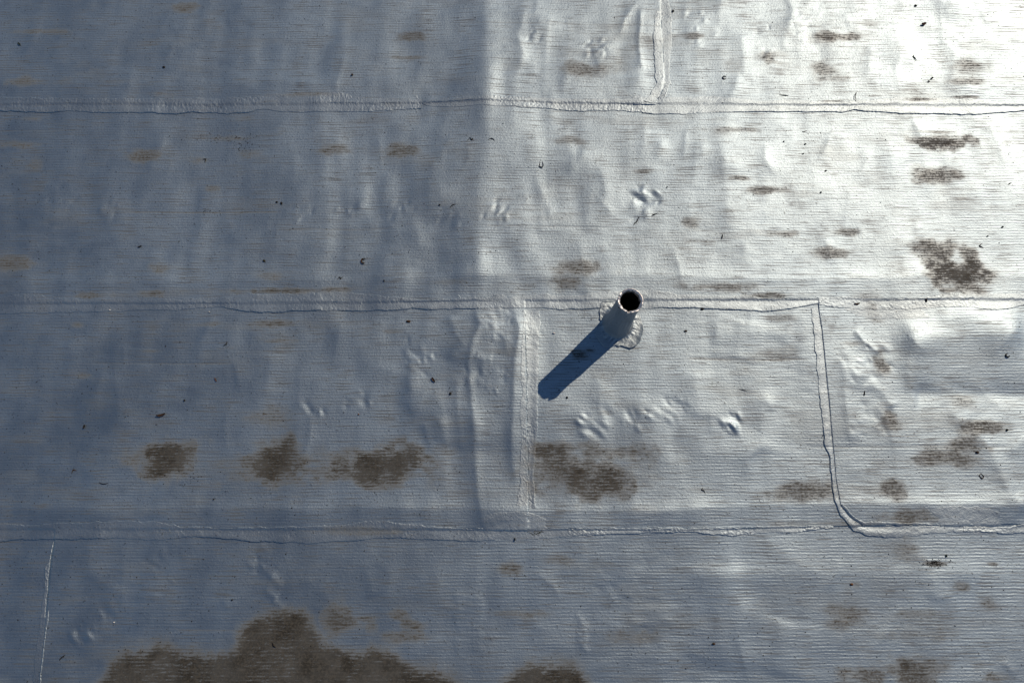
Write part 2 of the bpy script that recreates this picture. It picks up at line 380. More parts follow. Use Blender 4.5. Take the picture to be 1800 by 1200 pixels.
for k, (cx, cy, rx, ry, s) in enumerate(STAINS):
    if rx * ry < 700: s *= 0.86                              # small smudges are thinner films
    x, y = G(cx, cy); a = 1.18 * rx * MP; b = 1.05 * ry * MP
    w = window(x - 2.8 * a, x + 2.8 * a, y - 2.8 * b - 0.02, y + 2.8 * b + 0.02)
    X, Y = HX[w], HY[w]
    wx = vnoise(X * 16, Y * 22, 40) * 0.35 + vnoise(X * 45, Y * 60, 41) * 0.2
    r = np.sqrt(((X - x) / a) ** 2 + ((Y - y) / b) ** 2) + wx
    r2 = np.sqrt(((X - x) / (2.3 * a)) ** 2 + ((Y - y) / (1.5 * b)) ** 2) + wx
    d = s * np.maximum(1.2 * (1 - sstep(0.15, 1.5, r)), 0.32 * (1 - sstep(0.2, 1.0, r2)))
    DT[w] = np.maximum(DT[w], d) + 0.25 * np.minimum(DT[w], d)
def pool(top, low):
    """dried puddle: contour of its upper shore"""
    t = np.array(top, float); gx, gy = G(t[:, 0], t[:, 1])
    w = window(gx.min() - 0.1, gx.max() + 0.1, G(900, low)[1] - 0.1, gy.max() + 0.15)
    X, Y = HX[w], HY[w]
    P = np.stack([gx, gy], 1); P = np.vstack([P, [gx[-1] - 0.05, G(900, low)[1]], [gx[0] + 0.1, G(900, low)[1]], P[:1]])
    jx = vnoise(X * 14, Y * 14, 42) * 0.016 + vnoise(X * 50, Y * 50, 43) * 0.007; jy = vnoise(X * 14, Y * 14, 44) * 0.016 + vnoise(X * 50, Y * 50, 45) * 0.007
    d, s, t_ = poly_dist(P, X + jx, Y + jy)
    inside = np.zeros(X.shape, bool); xx, yy = X + jx, Y + jy
    for k in range(len(P) - 1):
        x0, y0 = P[k]; x1, y1 = P[k + 1]
        c = (y0 > yy) != (y1 > yy)
        xi = (x1 - x0) * (yy - y0) / (y1 - y0 + 1e-12) + x0
        inside ^= c & (xx < xi)
    sd = np.where(inside, d, -d)
    D = 0.30 * sstep(-0.05, 0.004, sd) + (0.92 + 0.16 * vnoise(X * 7, Y * 9, 46) + 0.12 * vnoise(X * 22, Y * 22, 47)) * sstep(-0.014, 0.045, sd)
    DT[w] = np.maximum(DT[w], D)
pool([(160, 1215), (190, 1168), (215, 1143), (260, 1133), (300, 1131), (340, 1136), (365, 1146), (402, 1146), (416, 1130), (428, 1104), (452, 1085), (490, 1073),
      (530, 1068), (549, 1084), (556, 1110), (576, 1130), (604, 1143), (640, 1145), (656, 1138), (680, 1150), (702, 1161), (740, 1165), (772, 1173), (800, 1190), (818, 1215)], 1300)
pool([(876, 1210), (900, 1180), (930, 1166), (962, 1169), (1000, 1165), (1030, 1181), (1048, 1210)], 1290)
def scratch(x0, y0, x1, y1, s, wd=1.1):
    P = GP([(x0, y0), (x1, y1)]); w = window(P[0, 0], P[1, 0], P[:, 1].min() - .02, P[:, 1].max() + .02)
    d, _, t = poly_dist(P, HX[w], HY[w] + vnoise(HX[w] * 8, HY[w] * 0, 47) * 0.002)
    f = np.exp(-(d / (wd * MP)) ** 2) * sstep(0, .1, t) * sstep(0, .1, 1 - t)
    HZ[w] -= 0.0011 * f; DT[w] = np.maximum(DT[w], s * f)
for a in [(215, 374, 505, 374, .8), (800, 51, 1140, 48, .4), (1120, 50, 1160, 50, .4), (1200, 632, 1432, 632, .7), (150, 639, 420, 640, .4), (0, 231, 130, 231, .4),
          (500, 405, 700, 404, .45), (880, 402, 1080, 403, .4), (1400, 785, 1800, 785, .4), (300, 1106, 520, 1106, .5), (1000, 634, 1060, 634, .6), (1300, 42, 1640, 42, .3)]:
    scratch(*a)
sm = sstep(0.30, 0.95, vnoise(HX * 4.2, HY * 15, 48) + 0.35 * vnoise(HX * 14, HY * 50, 49))
DT = np.clip(DT + 0.20 * sm * (1 - np.clip(DT * 2, 0, 1)), 0, 1.35)

def samp(A, X, Y):
    fi = np.interp(X, xs, np.arange(len(xs))); fj = np.interp(Y, ys, np.arange(len(ys)))
    i = np.clip(fi.astype(int), 0, len(xs) - 2); j = np.clip(fj.astype(int), 0, len(ys) - 2); a = fi - i; b = fj - j
    return (A[j, i] * (1 - a) + A[j, i + 1] * a) * (1 - b) + (A[j + 1, i] * (1 - a) + A[j + 1, i + 1] * a) * b

# ------------------------------------------------------------------ the roof: deck and felt sheets in lapped courses
LINES = [GP([(-1200, 184), (0, 184), (900, 185), (1800, 184), (3000, 184)]),          # edges of the courses, top to bottom
         GP([(-1200, 533), (0, 533), (600, 533), (1450, 526), (1800, 526), (3000, 525)]),
         GP([(-1200, 928), (0, 928), (600, 928), (1200, 929), (1450, 924), (1560, 921), (1800, 921), (3000, 921)])]
def line_y(k, x):
    """course edge k; k=0,1,2 surveyed, others continue at the same pitch"""
    if 0 <= k <= 2: return np.interp(x, LINES[k][:, 0], LINES[k][:, 1])
    pitch = 0.907
    return (line_y(0, x) + pitch * (-k)) if k < 0 else (line_y(2, x) - pitch * (k - 2))
LAP = {'a': GP([(1156, -500), (1159, 0), (1160, 40), (1163, 80), (1166, 140), (1161, 164), (1150, 186)]),
       'b': GP([(921, 520), (922, 546), (924, 620), (926, 740), (928, 880), (928, 935)]),
       'c': GP([(1437, 515), (1437, 540), (1443, 580), (1449, 640), (1455, 700), (1460, 760), (1464, 800), (1467, 840), (1474, 886), (1492, 905), (1512, 920), (1516, 930)]),
       'd': GP([(99, 920), (96, 950), (91, 985), (86, 1030), (82, 1080), (78, 1130), (72, 1180), (62, 1300), (40, 1700)])}
def lap_x(n, y):
    P = LAP[n]; o = np.argsort(P[:, 1]); return np.interp(y, P[o, 1], P[o, 0])

SHEET_T = 0.0030
def course_off(k, x, y):
    """height of a sheet of the course whose lower edge is line k, above the one under it"""
    yt = line_y(k - 1, x); yb = line_y(k, x)
    return SHEET_T * np.clip((yt - y) / (yt - yb), 0, 1.1)
# sheets: (course, left lap, right lap) -- a lap is (name, True when this sheet lies on top there)
SHEETS = [(0, None, ('a', True)), (0, ('a', False), None), (1, None, None), (2, None, ('b', True)), (2, ('b', False), ('c', False)), (2, ('c', True), None),
          (3, None, ('d', False)), (3, ('d', True), None), (-1, None, None), (-2, None, None), (-3, None, None), (4, None, None), (5, None, None)]
roof = link(bpy.data.objects.new('roof', py_mesh('roof', [(x, y, z) for z in (-0.16, -0.03) for (x, y) in ((-7, -4.6), (7, -4.6), (7, 6.4), (-7, 6.4))],
            [(3, 2, 1, 0), (4, 5, 6, 7), (0, 1, 5, 4), (1, 2, 6, 5), (2, 3, 7, 6), (3, 0, 4, 7)], False)))
roof.data.materials.append(M_DECK); roof['kind'] = 'structure'

def build_sheet(k, lft, rgt):
    UNDER = 0.05
    yt0 = line_y(k - 1, 0.0); yb0 = line_y(k, 0.0)
    sel = ys[(ys < yt0 - 0.002) & (ys > yb0 + 0.002)]
    if len(sel) < 6: sel = np.linspace(yb0 + .05, yt0 - .05, 12)
    v = np.concatenate([[0], (yt0 - sel[::-1]) / (yt0 - yb0), [1.0]])
    if yt0 + UNDER < 6.4: v = np.concatenate([[-UNDER / 0.907, -UNDER / 1.814], v])
    Lm = -7.0 if lft is None else float(lap_x(lft[0], 0.5 * (yt0 + yb0)))
    Rm = 7.0 if rgt is None else float(lap_x(rgt[0], 0.5 * (yt0 + yb0)))
    sx = xs[(xs > Lm + .003) & (xs < Rm - .003)]
    if len(sel) < 40: sx = sx[::12]
    u = np.concatenate([[Lm], sx, [Rm]]); u = (u - Lm) / (Rm - Lm)
    U, V = np.meshgrid(u, v)
    X0 = Lm + (Rm - Lm) * U
    Y = line_y(k - 1, X0) + (line_y(k, X0) - line_y(k - 1, X0)) * V
    L = np.full(Y.shape, -7.0) if lft is None else lap_x(lft[0], Y) - (0 if lft[1] else 0.045)
    R = np.full(Y.shape, 7.0) if rgt is None else lap_x(rgt[0], Y) + (0 if rgt[1] else 0.045)
    X = L + (R - L) * U
    off = course_off(k, X, Y)
    for lp, sgn in ((lft, 1), (rgt, -1)):
        if lp and lp[1]:
            dd = (X - lap_x(lp[0], Y)) * sgn
            off = off + 0.0026 * (1 - sstep(0.06, 0.24, dd))
    off = off + 0.0012 * vnoise(X * 11, V * 3, 60 + k) * sstep(0.93, 1.0, V) * 0.5
    Z = samp(HZ, X, Y) + off; D = samp(DT, X, Y)
    # cut edges: fold the border down
    def edge(a, ax, first):
        sl = (slice(0, 1), slice(None)) if ax == 0 else (slice(None), slice(0, 1))
        if not first: sl = (slice(-1, None), slice(None)) if ax == 0 else (slice(None), slice(-1, None))
        return a[sl]
    def add(ax, first):
        nonlocal X, Y, Z, D
        parts = []
        for A, dz in ((X, 0), (Y, 0), (Z, -0.0065), (D, 0)):
            e = edge(A, ax, first) + dz
            parts.append(np.concatenate([e, A] if first else [A, e], ax))
        X, Y, Z, D = parts
    add(0, False)
    if lft and lft[1]: add(1, True)
    if rgt and rgt[1]: add(1, False)
    o = link(bpy.data.objects.new('roofing_sheet', grid_mesh('roofing_sheet', X, Y, Z, {'dirt': D})), roof)
    o.data.materials.append(M_SHEET)
for a in SHEETS: build_sheet(*a)

def top_z(x, y):
    """surface height of the felt at any point"""
    x = np.asarray(x, float); y = np.asarray(y, float)
    z = samp(HZ, x, y); off = np.zeros_like(z)
    for k in range(-3, 6):
        m = (y <= line_y(k - 1, x)) & (y > line_y(k, x))
        off = np.where(m, course_off(k, x, y), off)
        for (kk, l, r) in SHEETS:
            if kk != k: continue
            for lp, sgn in ((l, 1), (r, -1)):
                if lp and lp[1]:
                    dd = (x - lap_x(lp[0], y)) * sgn
                    off = np.where(m & (dd >= 0), off + 0.0026 * (1 - sstep(0.06, 0.24, dd)), off)
    return z + off

# ------------------------------------------------------------------ sealant beads and trowelled patches over the laps
def resample(P, n):
    d = np.concatenate([[0], np.cumsum(np.hypot(*(P[1:] - P[:-1]).T))]); t = np.linspace(0, d[-1], n)
    return np.stack([np.interp(t, d, P[:, 0]), np.interp(t, d, P[:, 1])], 1)

def bead(A, Bp, ta=1.7, tb=3.4, ra=5.0, rb=1.2, bub=0.75, seed=0, name='seam_sealant', mid=None):
    """strip of sealant between edge A and edge Bp (survey units); ta / tb thickness mm, ra / rb roundness mm of the two edges"""
    A = GP(A); Bq = GP(Bp)
    ln = max(np.hypot(*(A[1:] - A[:-1]).T).sum(), np.hypot(*(Bq[1:] - Bq[:-1]).T).sum())
    n = max(8, int(ln / 0.003)); A = resample(A, n); Bq = resample(Bq, n)
    g = np.arange(n) * ln / n
    dirv = Bq - A; wd = np.hypot(dirv[:, 0], dirv[:, 1]) + 1e-9; nv = dirv / wd[:, None]
    ja = 0.0032 * vnoise(g * 40, g * 0 + seed, 70 + seed) + 0.0012 * vnoise(g * 130, g * 0 + seed, 71 + seed)
    jb = 0.0026 * vnoise(g * 33, g * 0 + seed, 72 + seed) + 0.0011 * vnoise(g * 140, g * 0 + seed, 73 + seed)
    A = A + nv * ja[:, None]; Bq = Bq + nv * jb[:, None]
    wd = np.maximum(np.hypot(*(Bq - A).T), 0.002)
    na = np.array([0, .0012, .0026, .0045, .007]); inner = np.linspace(0.007, 1 - 0.007, 12)
    k = np.minimum(1.0, wd / 0.022)[:, None]
    S = np.concatenate([na[None] * k, (0.007 * k) + (wd[:, None] - 0.014 * k) * np.linspace(0, 1, 12)[None, 1:-1], wd[:, None] - na[None, ::-1] * k], 1)
    F = S / wd[:, None]
    X = A[:, :1] + (Bq[:, :1] - A[:, :1]) * F; Y = A[:, 1:] + (Bq[:, 1:] - A[:, 1:]) * F
    base = np.maximum(top_z(X, Y), np.maximum(top_z(X, Y + 0.004), top_z(X - 0.002, Y)) - 0.001)
    along = 0.4 + 0.75 * sstep(-0.55, 0.45, vnoise(g * 3.3, g * 0 + seed, 75 + seed) + 0.5 * vnoise(g * 13, g * 0 + seed, 76 + seed))
    T = (ta + (tb - ta) * sstep(0.25, 0.9, F)) * 0.001 * along[:, None]
    pa = np.sqrt(np.clip(1 - (1 - np.clip(S / (ra * 0.001), 0, 1)) ** 2, 0, 1)); pb = np.sqrt(np.clip(1 - (1 - np.clip((wd[:, None] - S) / (rb * 0.001), 0, 1)) ** 2, 0, 1))
    bm = sstep(-0.25, 0.35, vnoise(X * 7, Y * 26 + seed, 80 + seed))
    nz = bub * 0.001 * bm * (vnoise(X * 190, Y * 190, 81) + 0.7 * vnoise(X * 330, Y * 330, 82)) + 0.0004 * vnoise(X * 30, Y * 60, 83)
    Z = base + (T + nz) * pa * pb
    Z[:, 0] -= 0.0025; Z[:, -1] -= 0.0035
    D = samp(DT, X, Y) * 0.75
    o = link(bpy.data.objects.new(name, grid_mesh(name, X, Y, Z, {'dirt': D})), roof); o.data.materials.append(M_SEAL)
    return o

# top seam
bead([(-300, 172), (0, 172), (100, 175), (200, 176), (280, 175), (400, 174), (470, 172), (485, 168), (520, 169), (560, 167), (605, 166), (625, 175), (700, 178), (742, 179)],
     [(-300, 198), (0, 196), (40, 198), (90, 200), (120, 198), (170, 200), (230, 200), (312, 202), (340, 198), (400, 201), (440, 199), (464, 194), (482, 198), (540, 200), (600, 199), (650, 200), (700, 198), (742, 195)], seed=1)
bead([(733, 171), (738, 180), (760, 178), (850, 178), (960, 178), (1050, 178), (1100, 177), (1142, 178)],
     [(733, 176), (741, 186), (752, 192), (790, 196), (850, 195), (900, 196), (960, 197), (1020, 200), (1080, 198), (1142, 201)], ta=1.0, tb=1.8, bub=0.8, seed=2, rb=2.5)
bead([(1166, 174), (1250, 171), (1300, 176), (1330, 178), (1400, 176), (1450, 179), (1480, 180), (1530, 176), (1590, 172), (1612, 178), (1640, 173), (1700, 174), (1800, 182), (2100, 182)],
     [(1128, 201), (1146, 203), (1200, 203), (1290, 199), (1400, 197), (1480, 198), (1502, 193), (1520, 196), (1570, 200), (1640, 200), (1710, 202), (1740, 199), (1800, 195), (2100, 197)], tb=3.2, bub=0.5, seed=3)
# middle seam
bead([(-300, 522), (0, 523), (57, 517), (110, 524), (150, 527), (207, 527), (247, 526), (300, 527), (367, 524), (410, 523), (433, 517), (483, 520), (517, 517), (567, 516), (600, 515), (650, 518), (700, 526), (735, 529), (800, 529), (840, 526)],
     [(-300, 552), (0, 552), (100, 551), (167, 549), (213, 548), (287, 545), (307, 547), (350, 542), (393, 542), (433, 549), (483, 551), (520, 548), (600, 548), (650, 548), (700, 548), (722, 545), (760, 547), (842, 546)], seed=4, bub=0.4)
bead([(770, 533), (830, 530), (870, 524), (884, 521), (892, 528), (905, 524), (960, 519), (1000, 521), (1030, 519), (1060, 515), (1092, 512)],
     [(782, 546), (815, 547), (850, 546), (905, 545), (960, 545), (985, 548), (1010, 546), (1040, 545), (1092, 545)], seed=5, bub=0.35, ta=1.6, tb=3.0)
bead([(1088, 512), (1130, 512), (1160, 512), (1185, 518), (1205, 519), (1280, 521), (1310, 519), (1340, 525), (1400, 526), (1432, 525), (1440, 527)],
     [(1088, 545), (1130, 544), (1180, 543), (1228, 544), (1240, 544), (1280, 545), (1330, 548), (1345, 548), (1380, 544), (1420, 539), (1440, 535)], seed=6, bub=0.3, ta=1.8, tb=3.6)
bead([(1436, 525), (1480, 522), (1540, 525), (1600, 525), (1626, 523), (1640, 519), (1660, 517), (1700, 514), (1750, 515), (1800, 515), (2100, 516)],
     [(1436, 538), (1480, 543), (1540, 546), (1600, 545), (1640, 543), (1680, 541), (1700, 542), (1740, 545), (1770, 545), (1800, 536), (2100, 540)], seed=7, bub=0.65, ta=1.6, tb=2.8)
# bottom seam
bead([(-300, 921), (0, 920), (60, 921), (120, 917), (215, 915), (285, 916), (320, 925), (400, 926), (460, 925), (500, 926)],
     [(-300, 952), (0, 952), (40, 948), (95, 948), (150, 947), (205, 946), (260, 949), (300, 947), (345, 942), (390, 946), (440, 951), (500, 953)], seed=8, bub=0.4)
bead([(455, 930), (470, 926), (540, 923), (600, 922), (650, 913), (700, 917), (740, 922), (800, 926), (870, 929)],
     [(455, 936), (470, 951), (540, 955), (585, 952), (600, 951), (640, 948), (700, 945), (770, 948), (830, 951), (870, 950)], seed=9, bub=0.45, ta=1.4, tb=2.6, rb=2.2)
bead([(925, 931), (950, 928), (1020, 927), (1100, 926), (1200, 927), (1300, 925), (1400, 922), (1462, 923)],
     [(925, 948), (950, 946), (1000, 943), (1060, 939), (1120, 937), (1180, 935), (1225, 935), (1250, 940), (1290, 941), (1330, 938), (1400, 934), (1462, 928)], seed=10, bub=0.9, ta=1.8, tb=2.8)
# end laps
bead([(1150, 24), (1149, 45), (1147, 70), (1148, 95), (1149, 115), (1149, 140), (1152, 150), (1141, 171), (1131, 182)],
     [(1162, 24), (1162, 45), (1164, 75), (1165, 95), (1166, 115), (1168, 140), (1168, 150), (1160, 172), (1148, 186)], ta=3.0, tb=1.6, ra=1.2, rb=5, seed=11, bub=0.5, name='end_lap_sealant')
bead([(1157, -60), (1158, 0), (1160, 40), (1163, 80), (1165, 120), (1166, 146), (1166, 150)],
     [(1172, -60), (1173, 0), (1178, 20), (1181, 46), (1181, 78), (1178, 100), (1176, 125), (1176, 142), (1179, 152)], ta=1.4, tb=2.6, ra=3, rb=4, seed=12, bub=0.25, name='end_lap_sealant')
bead([(1166, 152), (1160, 168), (1153, 183), (1156, 189)], [(1177, 150), (1172, 166), (1167, 181), (1160, 190)], ta=2.0, tb=2.6, ra=4, rb=4, seed=13, bub=0.4, name='end_lap_sealant')
bead([(919, 549), (918, 600), (916, 630), (914, 660), (917, 690), (914, 720), (915, 770), (913, 850), (908, 888)],
     [(922, 549), (923, 600), (924, 640), (925, 690), (926, 770), (928, 850), (929, 888)], ta=1.6, tb=0.9, ra=1.3, rb=2, seed=14, bub=0.5, name='end_lap_sealant')
bead([(921, 548), (923, 600), (925, 660), (926, 740), (928, 820), (929, 892)],
     [(949, 548), (950, 575), (947, 600), (948, 650), (946, 690), (946, 740), (942, 800), (937, 840), (942, 870), (942, 893)], ta=0.8, tb=2.4, ra=3, rb=3.5, seed=15, bub=0.55, name='end_lap_sealant')
bead([(1424, 543), (1427, 575), (1431, 620), (1433, 650), (1438, 690), (1441, 730), (1447, 780), (1456, 805), (1459, 845), (1463, 880), (1475, 907), (1498, 932), (1530, 943), (1570, 945), (1610, 941), (1660, 936), (1710, 933)],
     [(1439, 541), (1445, 580), (1450, 630), (1455, 690), (1460, 745), (1465, 800), (1468, 840), (1475, 886), (1492, 906), (1511, 920), (1540, 921), (1600, 922), (1660, 923), (1710, 923)],
     ta=3.4, tb=0.5, ra=1.2, rb=2, seed=16, bub=0.25, name='end_lap_sealant')
bead([(1477, 884), (1488, 897), (1506, 912), (1518, 917), (1540, 914), (1580, 917), (1640, 919), (1700, 920), (1705, 920)],
     [(1476, 889), (1486, 902), (1504, 918), (1516, 922), (1540, 922), (1580, 922), (1640, 922), (1700, 922), (1705, 922)], ta=2.2, tb=1.6, ra=3, rb=1.2, seed=17, bub=0.4, name='end_lap_sealant')
bead([(1690, 924), (1720, 925), (1750, 926), (1800, 921), (2100, 921)], [(1690, 934), (1720, 934), (1760, 938), (1800, 935), (2100, 936)], seed=18, bub=0.8, ta=1.6, tb=2.8)
bead([(93, 950), (86, 982), (78, 998), (79, 1015), (76, 1040), (73, 1065), (71, 1085)], [(95, 950), (89, 982), (86, 1010), (84, 1030), (82, 1055), (80, 1075), (79, 1085)], ta=2.6, tb=1.6, ra=3.5, rb=2.0, seed=19, bub=0.8, name='end_lap_sealant')
bead([(71, 1080), (68, 1110), (64, 1140), (60, 1180), (54, 1260)], [(87, 1072), (83, 1110), (80, 1140), (75, 1180), (67, 1260)], ta=2.4, tb=2.0, ra=1.2, rb=2, seed=20, bub=0.4, name='end_lap_sealant')
# stray flaps of sealant
bead([(808, 522), (812, 529), (840, 530), (870, 526)], [(806, 522), (810, 531), (840, 533), (872, 529)], ta=1.2, tb=1.2, ra=2, rb=1.2, seed=21, bub=0.2, name='sealant_flap')
bead([(868, 521), (882, 521), (891, 528), (888, 536)], [(868, 524), (880, 525), (886, 529), (884, 535)], ta=1.5, tb=1.0, ra=3, rb=2, seed=22, bub=0.2, name='sealant_flap')
bead([(712, 543), (735, 536), (755, 548)], [(714, 547), (737, 543), (762, 552)], ta=1.6, tb=1.4, ra=3, rb=1.5, seed=23, bub=0.8, name='sealant_flap')
bead([(765, 535), (795, 537), (820, 540)], [(766, 539), (796, 541), (820, 545)], ta=1.4, tb=1.6, ra=3, rb=1.2, seed=24, bub=0.4, name='sealant_flap')

def trowel(cx, cy, rx, ry, mm, seed, name='sealant_patch', n=72, rings=22):
    """smeared patch of sealant with a feathered uneven edge"""
    x, y = G(cx, cy); th = np.linspace(0, 2 * math.pi, n + 1); rr = np.linspace(0.02, 1, rings)
    T, R = np.meshgrid(th, rr)
    k = 1 + 0.22 * vnoise(np.cos(T) * 1.6 + seed * 3, np.sin(T) * 1.6, seed) + 0.10 * vnoise(np.cos(T) * 5 + seed * 3, np.sin(T) * 5, seed + 1)
    sq = 1.0 / np.maximum(np.abs(np.cos(T)) ** 3 + np.abs(np.sin(T)) ** 3, 0.3) ** (1 / 3.0)
    X = x + rx * MP * R * np.cos(T) * k * sq; Y = y + ry * MP * R * np.sin(T) * k * sq
    base = np.maximum(top_z(X, Y), top_z(X, Y + 0.006) - 0.0008)
    Z = base + 0.001 * mm * np.clip(1 - R ** 4, 0, 1) * (0.8 + 0.5 * vnoise(X * 60, Y * 60, seed) + 0.3 * vnoise(X * 170, Y * 170, seed))
    Z[-1] -= 0.0007
    o = link(bpy.data.objects.new(name, grid_mesh(name, X, Y, Z, {'dirt': samp(DT, X, Y) * 0.5})), roof); o.data.materials.append(M_SEAL)
for a in [(895, 923, 62, 24, 0.9, 90), (1700, 914, 60, 22, 1.0, 91), (1133, 186, 28, 16, 1.3, 92), (1560, 545, 74, 20, 0.7, 93), (1445, 531, 14, 8, 1.2, 94), (870, 538, 34, 12, 0.9, 95)]:
    trowel(*a)

# ------------------------------------------------------------------ vent pipe
PX, PY = (float(v) for v in G(1084, 571))
PZ = float(top_z(np.array([PX]), np.array([PY]))[0])
pipe = bpy.data.objects.new('vent_pipe', None); link(pipe); pipe.location = (PX, PY, PZ)
pipe['label'] = 'upright silver coated vent pipe with black open mouth on the middle seam'; pipe['category'] = 'vent pipe'
M_PIPE = coating('pipe_coating', ribs=0.0, tint=(0.36, 0.41, 0.45), grain=1.2, dirty=False, met_k=0.75)
M_FLASH = coating('flashing_coating', ribs=0.0, tint=(0.385, 0.465, 0.51), grain=1.5, dirty=False)
M_RIM = plain('rim_coating', (0.78, 0.78, 0.77), 0.42, (0.58, 0.59, 0.59), 70, metallic=0.8, bump=0.0005)
M_BORE_SHADE = plain('bore_shade', (0.004, 0.004, 0.004), 0.95)  # shade inside the unlit pipe, put into the colour as near-black
def lathe(name, prof, n, wob, mat, seed):
    th = np.linspace(0, 2 * math.pi, n + 1); P = np.array(prof)
    T, I = np.meshgrid(th, np.arange(len(P)))
    r = P[I.astype(int), 0]; z = P[I.astype(int), 1]
    r = r + wob * (vnoise(np.cos(T) * 2 + seed, np.sin(T) * 2 + z * 14, seed) + 0.5 * vnoise(np.cos(T) * 7 + seed, np.sin(T) * 7 + z * 50, seed))
    return T, r, z
# wall: membrane sleeve wrapped round the pipe, flaring at the foot
prof = [(0.072, -0.004), (0.066, 0.006), (0.060, 0.018), (0.0555, 0.035), (0.0525, 0.06), (0.050, 0.10), (0.048, 0.15), (0.0465, 0.20), (0.0450, 0.25), (0.044, 0.285), (0.0438, 0.303)]
T, r, z = lathe('wall', prof, 96, 0.0026, M_PIPE, 3)
wrap = math.radians(205)                                   # edge of the wrap, seen as a slit on the left
dth = (T - wrap + math.pi) % (2 * math.pi) - math.pi
r = r + 0.0024 * np.exp(-np.clip(dth, 0, 9) / 0.5) * (dth > 0)
o = link(bpy.data.objects.new('pipe_wall', grid_mesh('pipe_wall', r * np.cos(T), r * np.sin(T), z)), pipe); o.data.materials.append(M_PIPE)
# rim: thick ragged lip of coating
nT = 120; th = np.linspace(0, 2 * math.pi, nT + 1)
rim_top = 0.320 + 0.003 * vnoise(np.cos(th) * 3, np.sin(th) * 3, 5) + 0.0008 * vnoise(np.cos(th) * 6, np.sin(th) * 6, 6)
notch = np.exp(-((th - math.radians(258)) / 0.10) ** 2); rim_top = rim_top - 0.011 * notch
slit = np.exp(-((th - math.radians(158)) / 0.06) ** 2); rim_top = rim_top - 0.009 * slit
sec = [(0.0442, -0.020), (0.0456, -0.014), (0.0464, -0.005), (0.0459, -0.0008), (0.0450, 0.0), (0.0424, -0.0012), (0.0396, -0.0026), (0.0380, -0.0045), (0.0374, -0.024)]
X = []; Y = []; Z = []
for q, (rr, dz) in enumerate(sec):
    jr = 0.0012 * vnoise(np.cos(th) * 3.5, np.sin(th) * 3.5 + q * 0.3, 7) + 0.0005 * vnoise(np.cos(th) * 7, np.sin(th) * 7 + q, 8) + 0.0020 * notch * (1 if q < 4 else -0.2)
    if q >= 6: jr = jr - 0.0020 * np.clip(vnoise(np.cos(th) * 7, np.sin(th) * 7, 12), 0, 1)
    X.append((rr + jr) * np.cos(th)); Y.append((rr + jr) * np.sin(th)); Z.append(rim_top + dz)
o = link(bpy.data.objects.new('rim', grid_mesh('rim', np.array(X)[::-1], np.array(Y)[::-1], np.array(Z)[::-1])), pipe); o.data.materials.append(M_RIM)
# bore: dark inside of the pipe
n = 64; th2 = np.linspace(0, 2 * math.pi, n + 1); zz = np.array([0.300, 0.27, 0.2, 0.1, 0.006, 0.004]); rb = np.array([0.0392, 0.0385, 0.038, 0.038, 0.038, 0.001])
T, I = np.meshgrid(th2, np.arange(6)); o = link(bpy.data.objects.new('bore', grid_mesh('bore', rb[I] * np.cos(T), rb[I] * np.sin(T), zz[I])), pipe); o.data.materials.append(M_BORE_SHADE)
# flashing: crumpled skirt of membrane bonded to the felt
nT, nR = 150, 46
th = np.linspace(0, 2 * math.pi, nT + 1); rr = np.linspace(0, 1, nR); T, R = np.meshgrid(th, rr)
reach = 0.100 + 0.016 * vnoise(np.cos(T) * 1.8 + 5, np.sin(T) * 1.8, 21) + 0.005 * vnoise(np.cos(T) * 7, np.sin(T) * 7, 22)
reach = reach + 0.010 * np.exp(-((T - math.radians(300)) / 0.5) ** 2) - 0.018 * np.exp(-((T - math.radians(165)) / 0.7) ** 2)
rad = 0.050 + (reach - 0.050) * R
X = rad * np.cos(T); Y = rad * np.sin(T)
base = top_z(X + PX, Y + PY) - PZ
base = np.maximum(base, top_z(X + PX, Y + PY + 0.012) - PZ)
fold = 0.0016 * vnoise(np.cos(T) * 6 + R * 3, np.sin(T) * 6, 23) + 0.0011 * vnoise(np.cos(T) * 13 + R * 2, np.sin(T) * 13 - R, 24) + 0.0012 * vnoise(X * 95, Y * 95, 25)
Z = base + 0.0048 + 0.020 * np.exp(-R / 0.2) + fold * (0.35 + 0.9 * np.exp(-((R - 0.35) / 0.35) ** 2))
lift = np.exp(-((T - math.radians(325)) / 0.45) ** 2)
Z = Z + 0.011 * lift * R ** 3
Z = np.vstack([Z, base[-1:] - 0.003]); X = np.vstack([X, X[-1:]]); Y = np.vstack([Y, Y[-1:]])
o = link(bpy.data.objects.new('flashing', grid_mesh('flashing', X[::-1], Y[::-1], Z[::-1])), pipe); o.data.materials.append(M_FLASH)
o['label'] = 'crumpled membrane skirt around the foot of the pipe'

